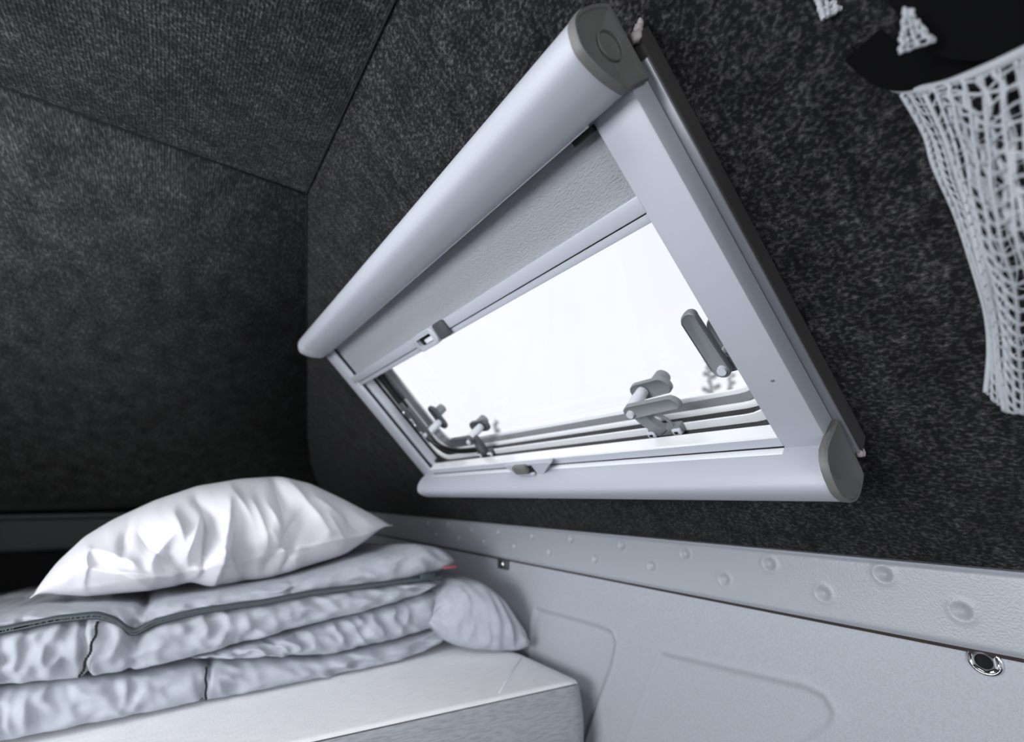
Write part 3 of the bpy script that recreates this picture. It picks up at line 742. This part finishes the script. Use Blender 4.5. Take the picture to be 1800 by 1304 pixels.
# pillow ---------------------------------------------------------------------
PT = [(50,1062),(70,1030),(97,995),(144,950),(194,920),(272,884),(350,858),(428,845),(494,841),(544,852),(603,880),(661,911),(690,930)]
PB = [(50,1066),(80,1068),(144,1070),(214,1062),(272,1054),(311,1047),(338,1040),(366,1048),(428,1040),(486,1031),(544,1012),(622,988),(661,962),(690,934)]
PS = [(50,1064),(144,1040),(250,1022),(330,1005),(428,984),(500,968),(600,952),(690,932)]   # lower seam of the case
folds = [ # ridge lines: px0,h0,px1,h1,width,height   (h from -1 bottom to 1 top)
 (150,-.05,250,-.85,20,.050),(155,.55,230,-.2,16,.030),(300,.55,330,-.75,16,.040),(345,.7,395,-.6,14,-.034),(390,.55,372,-.9,15,.055),(330,-.9,300,-.2,14,-.05),
 (430,.5,455,-.3,16,.035),(480,.8,492,.1,9,-.035),(500,.85,560,-.2,15,.040),(520,.3,470,-.6,14,-.035),(560,.2,600,-.5,18,.030),
 (250,.4,290,-.4,14,-.030),(410,-.2,440,-.9,14,-.045),(460,-.1,520,-.8,15,.038),(600,.4,640,-.1,16,-.02),(200,-.4,300,-.75,14,.035),
 (345,.35,318,-.35,10,.030),(365,.15,352,-.6,9,-.035),(400,.75,425,.2,10,.022),(300,.2,262,-.3,11,.028),(110,-.2,150,.35,12,.025),(150,.45,140,-.5,10,.035),
 (455,.4,478,-.1,10,.03),(510,-.1,500,-.7,10,-.03),(540,.6,590,.25,10,.022),(330,-.85,395,-.2,9,.032),(230,.6,215,.1,10,-.022),(560,-.3,600,-.7,10,.02)]
def seg_d(px,h,f_):
    ax,ay,bx,by,w,_=f_; sx=1/w; sy=4.0/1.0
    ax,bx,x = ax*sx,bx*sx,px*sx; ay,by,y = ay*sy,by*sy,h*sy
    ex,ey=bx-ax,by-ay; t=max(0,min(1,((x-ax)*ex+(y-ay)*ey)/(ex*ex+ey*ey)))
    return math.hypot(x-ax-ex*t,y-ay-ey*t), t
def pillow():
    V,Fc=[],[]; nc=260; nf=70; nb=16
    for i in range(nc+1):
        px = 50+640*i/nc; s=i/nc
        T = on_y(px, smooth_pts(PT,px,10), 2.86); Bt = on_y(px, smooth_pts(PB,px,10), 2.62)
        tz, bz = T.z, Bt.z; cz=(tz+bz)/2; hz=(tz-bz)/2; x=T.x*.5+Bt.x*.5
        wE = math.sin(math.pi*min(1,max(0,s)))**.55          # plan half depth
        col=[]
        sm = on_y(px, lerp_pts(PS,px), 2.62).z
        for k in range(nf+1):
            q = k/nf; h = 1-2*q
            a = math.asin(max(-1,min(1,h))); z = cz+hz*h+.014
            y = 2.86 - (.30*wE)*math.cos(a)**.8 + .20*wE*max(0,h)**2*.5
            xx = Bt.x+(T.x-Bt.x)*q_(h)
            d=0
            for f_ in folds:
                dd,t = seg_d(px,h,f_)
                if dd<3.2: d += f_[5]*(.55*math.exp(-dd*dd)+.6*math.exp(-abs(dd)*1.6))*(.35+.65*math.sin(math.pi*min(1,max(0,.15+.7*t))))
            d = d*1.5 + .022*crease_field(px+20*h,h*.9,33.0,60)*math.cos(a)
            d += .010*math.exp(-((z-sm)/.012)**2)
            col.append(Vector((xx+.2*d, y-d*1.0*wE, z+d*.25*math.cos(a))))
        yb = 2.86+.75*wE
        for k in range(1,nb):
            a = -math.pi/2+math.pi*k/nb
            col.append(Vector((Bt.x+(T.x-Bt.x)*q_(math.sin(a)), 2.86+.75*wE*math.cos(a), cz+hz*math.sin(a)+.014+.012*math.cos(a))))
        V += col; n=len(col)
    for i in range(nc):
        for j in range(n): k=(j+1)%n; Fc.append((i*n+j,(i+1)*n+j,(i+1)*n+k,i*n+k))
    Fc.append(tuple(range(n))[::-1]); Fc.append(tuple(nc*n+j for j in range(n)))
    return V,Fc
def q_(h): return (h+1)/2
pil = thing('pillow', on_y(370,1048,2.95), 'plump white pillow with creased case lying on the folded quilt', 'pillow')
mk('pillowcase', pillow(), M['pillow'], pil)
sp_pts = [on_y(px, lerp_pts(PS,px)+2, 2.62) for px in range(360,686,8)]

# ---------------------------------------------------------------- hanging string net
nb_ = thing('hanging_net', dep(1735,690,.74), 'white string net bag hanging from black webbing at the carpeted wall', 'net bag')
def px3(pts): # (px,py,depth)
    return spline([dep(*p) for p in pts], 10)
leftE = px3([(1585,165,.72),(1625,235,.725),(1642,292,.73),(1682,382,.735),(1720,500,.74),(1735,560,.745),(1739,620,.745),(1733,690,.74)])
foldE = px3([(1625,165,.66),(1662,245,.66),(1690,330,.665),(1708,400,.67),(1725,480,.68),(1745,560,.70),(1752,640,.715),(1765,722,.72)])
midE  = px3([(1725,130,.60),(1735,230,.57),(1745,330,.56),(1760,430,.565),(1785,520,.59),(1790,600,.63),(1795,670,.67),(1800,728,.69)])
rightE= px3([(1860,75,.52),(1870,200,.50),(1880,320,.50),(1895,440,.51),(1910,540,.53),(1920,620,.57),(1920,680,.60),(1915,720,.63)])
def samp(E,t):
    x=t*(len(E)-1); i=min(int(x),len(E)-2); return E[i].lerp(E[i+1],x-i)
def netpoint(cols_, s, h):
    m=len(cols_)-1; x=s*m; i=min(int(x),m-1); t=x-i
    p1=samp(cols_[i],h); p2=samp(cols_[i+1],h)
    p0=samp(cols_[max(i-1,0)],h); p3=samp(cols_[min(i+2,m)],h)
    return .5*((2*p1)+(p2-p0)*t+(2*p0-5*p1+4*p2-p3)*t*t+(3*p1-p0-3*p2+p3)*t**3)
def net(cols_, nv, nh, r, seed, skew=0.0, jit=.004):
    parts=[]
    def P(s,h):
        h=max(0,min(1,h)); s=max(0,min(1,s)); p=netpoint(cols_,s,h)
        return p+Vector([jit*noise.noise(Vector((s*6+seed+k*7,h*9,k))) for k in range(3)])
    for i in range(nv+1):
        s=i/nv; parts.append(tube([P(s+skew*(h/60.),h/60.) for h in range(61)], r, 5))
    for j in range(nh+1):
        h=j/nh; parts.append(tube([P(k/36.,h+.02*math.sin(k*.35+seed)) for k in range(37)], r*.85, 5))
    return join(*parts)
R_ = .0022
n1 = mk('netting', net([leftE,foldE],3,34,R_*.65,1.0,jit=.002), M['net'], nb_)
n2_ = mk('netting', net([foldE,midE,rightE],8,25,R_*.95,2.0,jit=.003), M['net'], nb_)
backL = [p+ (SV*.05) for p in leftE]; backR=[p+SV*.22 for p in rightE]; backM=[p+SV*.16 for p in midE]
n3_ = mk('netting', net([leftE,backM,backR],6,15,R_*.55,5.0,skew=.10,jit=.006), M['net'], nb_)
# gathered upper hem
hemA = [p for p in midE]; 
def hemcol(E,off,sc_): return [p+off for p in E[:int(len(E)*sc_)]]
n4_ = mk('gathered_hem', net([hemcol(foldE,Vector((-.004,-.012,0)),.30),hemcol(midE,Vector((-.006,-.015,-.004)),.45),hemcol(rightE,Vector((0,-.01,0)),.6)],8,6,R_*1.3,9.0,skew=.08,jit=.006), M['net'], nb_)
for o_ in (n1,n2_,n3_,n4_): o_['kind']='stuff'
rimc = px3([(1535,128,.80),(1560,146,.76),(1590,157,.72),(1650,152,.655),(1725,124,.60),(1800,90,.555),(1880,50,.51)])
mk('rim_cord', tube(rimc,.0068,10), M['net'], nb_)
mk('edge_cord', tube(leftE,.0036,8), M['net'], nb_)
mk('edge_cord', tube(foldE,.0030,8), M['net'], nb_)
def webbing(pts, w, th=.006, wdir=None):
    V,Fc=[],[]; P=[Vector(p) for p in pts]
    for i,p in enumerate(P):
        d=(P[min(i+1,len(P)-1)]-P[max(i-1,0)]).normalized(); nrm=p.normalized()
        side=d.cross(nrm).normalized(); nn=side.cross(d).normalized(); ww=w[i] if isinstance(w,list) else w
        V += [p+side*ww-nn*th,p+side*ww+nn*th,p-side*ww+nn*th,p-side*ww-nn*th]
    for i in range(len(P)-1):
        for j in range(4): k=(j+1)%4; Fc.append((i*4+j,i*4+k,(i+1)*4+k,(i+1)*4+j))
    Fc.append((0,1,2,3)); Fc.append(tuple((len(P)-1)*4+j for j in range(4))); return fixn((V,Fc))
mk('webbing_strap', webbing(px3([(1488,48,.86),(1525,88,.80),(1570,118,.74),(1620,118,.68),(1700,92,.62),(1800,48,.56),(1890,0,.51)]),.029), M['webbing'], nb_, sharp=40)['label']='black webbing strap'
mk('webbing_strap', webbing(px3([(1512,100,.82),(1548,60,.80),(1568,0,.78),(1580,-60,.76)]),.024), M['webbing'], nb_, sharp=40)
mk('webbing_strap', webbing(px3([(1690,95,.65),(1650,40,.68),(1610,-20,.70),(1580,-60,.72)]),.030), M['webbing'], nb_, sharp=40)
mk('webbing_strap', webbing(px3([(1478,42,.86),(1530,30,.82),(1600,0,.78),(1660,-30,.76)]),.034), M['webbing'], nb_, sharp=40)
mk('webbing_strap', webbing(px3([(1640,-30,.60),(1720,20,.58),(1830,10,.54)]),.050), M['webbing'], nb_, sharp=40)
bA=px3([(1590,16,.60),(1586,60,.60),(1584,92,.60)]); bB=px3([(1599,18,.60),(1620,48,.60),(1642,72,.60)])
o_=mk('netting', net([bA,bB],4,5,R_,15.0), M['net'], nb_); o_['kind']='stuff'
bA=px3([(1432,-14,.80),(1448,32,.80)]); bB=px3([(1530,-40,.80),(1492,8,.80)])
o_=mk('netting', net([bA,bB],5,5,R_*2.2,17.0), M['net'], nb_); o_['kind']='stuff'

# ---------------------------------------------------------------- outside
g = mk('ground', ([(-150,-150,-5.2),(150,-150,-5.2),(150,150,-5.2),(-150,150,-5.2)],[(0,1,2,3)]), M['snow'], smooth=False); g['kind']='structure'
def tree(px, topy, dist, spread, seed, label):
    rnd = random.Random(seed); r = ray(px,topy); hd_ = math.hypot(r.x,r.y); top = r*(dist/hd_); base = Vector((top.x,top.y,-5.2))
    t = thing('tree', base, label, 'tree', None); H_ = top.z+5.2
    mk('trunk', tube([base, base+Vector((.3,.2,H_*.5)), base+Vector((.1,.4,H_))],[.5,.32,.05],8), M['bark'], t)
    parts=[]; lv_=[]
    for i in range(34):
        z=H_*(.35+.62*i/34); a=rnd.random()*6.28; L_=spread*(1.15-i/34)*rnd.uniform(.6,1)
        p0=base+Vector((.2,.3,z)); p1=p0+Vector((math.cos(a)*L_,math.sin(a)*L_,L_*.45))
        parts.append(tube([p0,p0.lerp(p1,.5)+Vector((0,0,-.1)),p1],[.10,.06,.02],5))
        for k in range(5): q=p0.lerp(p1,rnd.uniform(.4,1.05)); lv_.append(blob(q,(spread*.09,spread*.09,spread*.13),rnd.random()*50))
    mk('branches', join(*parts), M['bark'], t); mk('foliage', join(*lv_), M['leaf'], t)
tree(1246,612,46,1.9,3,'tall bare tree seen hazily through the window right of the latch')
tree(1283,628,44,1.4,8,'narrow bare tree seen through the window beside the right handle')
tree(872,734,60,2.2,5,'small distant tree low in the window beside the left latch')
for o in bpy.data.objects:
    if '_b' in o: del o['_b']
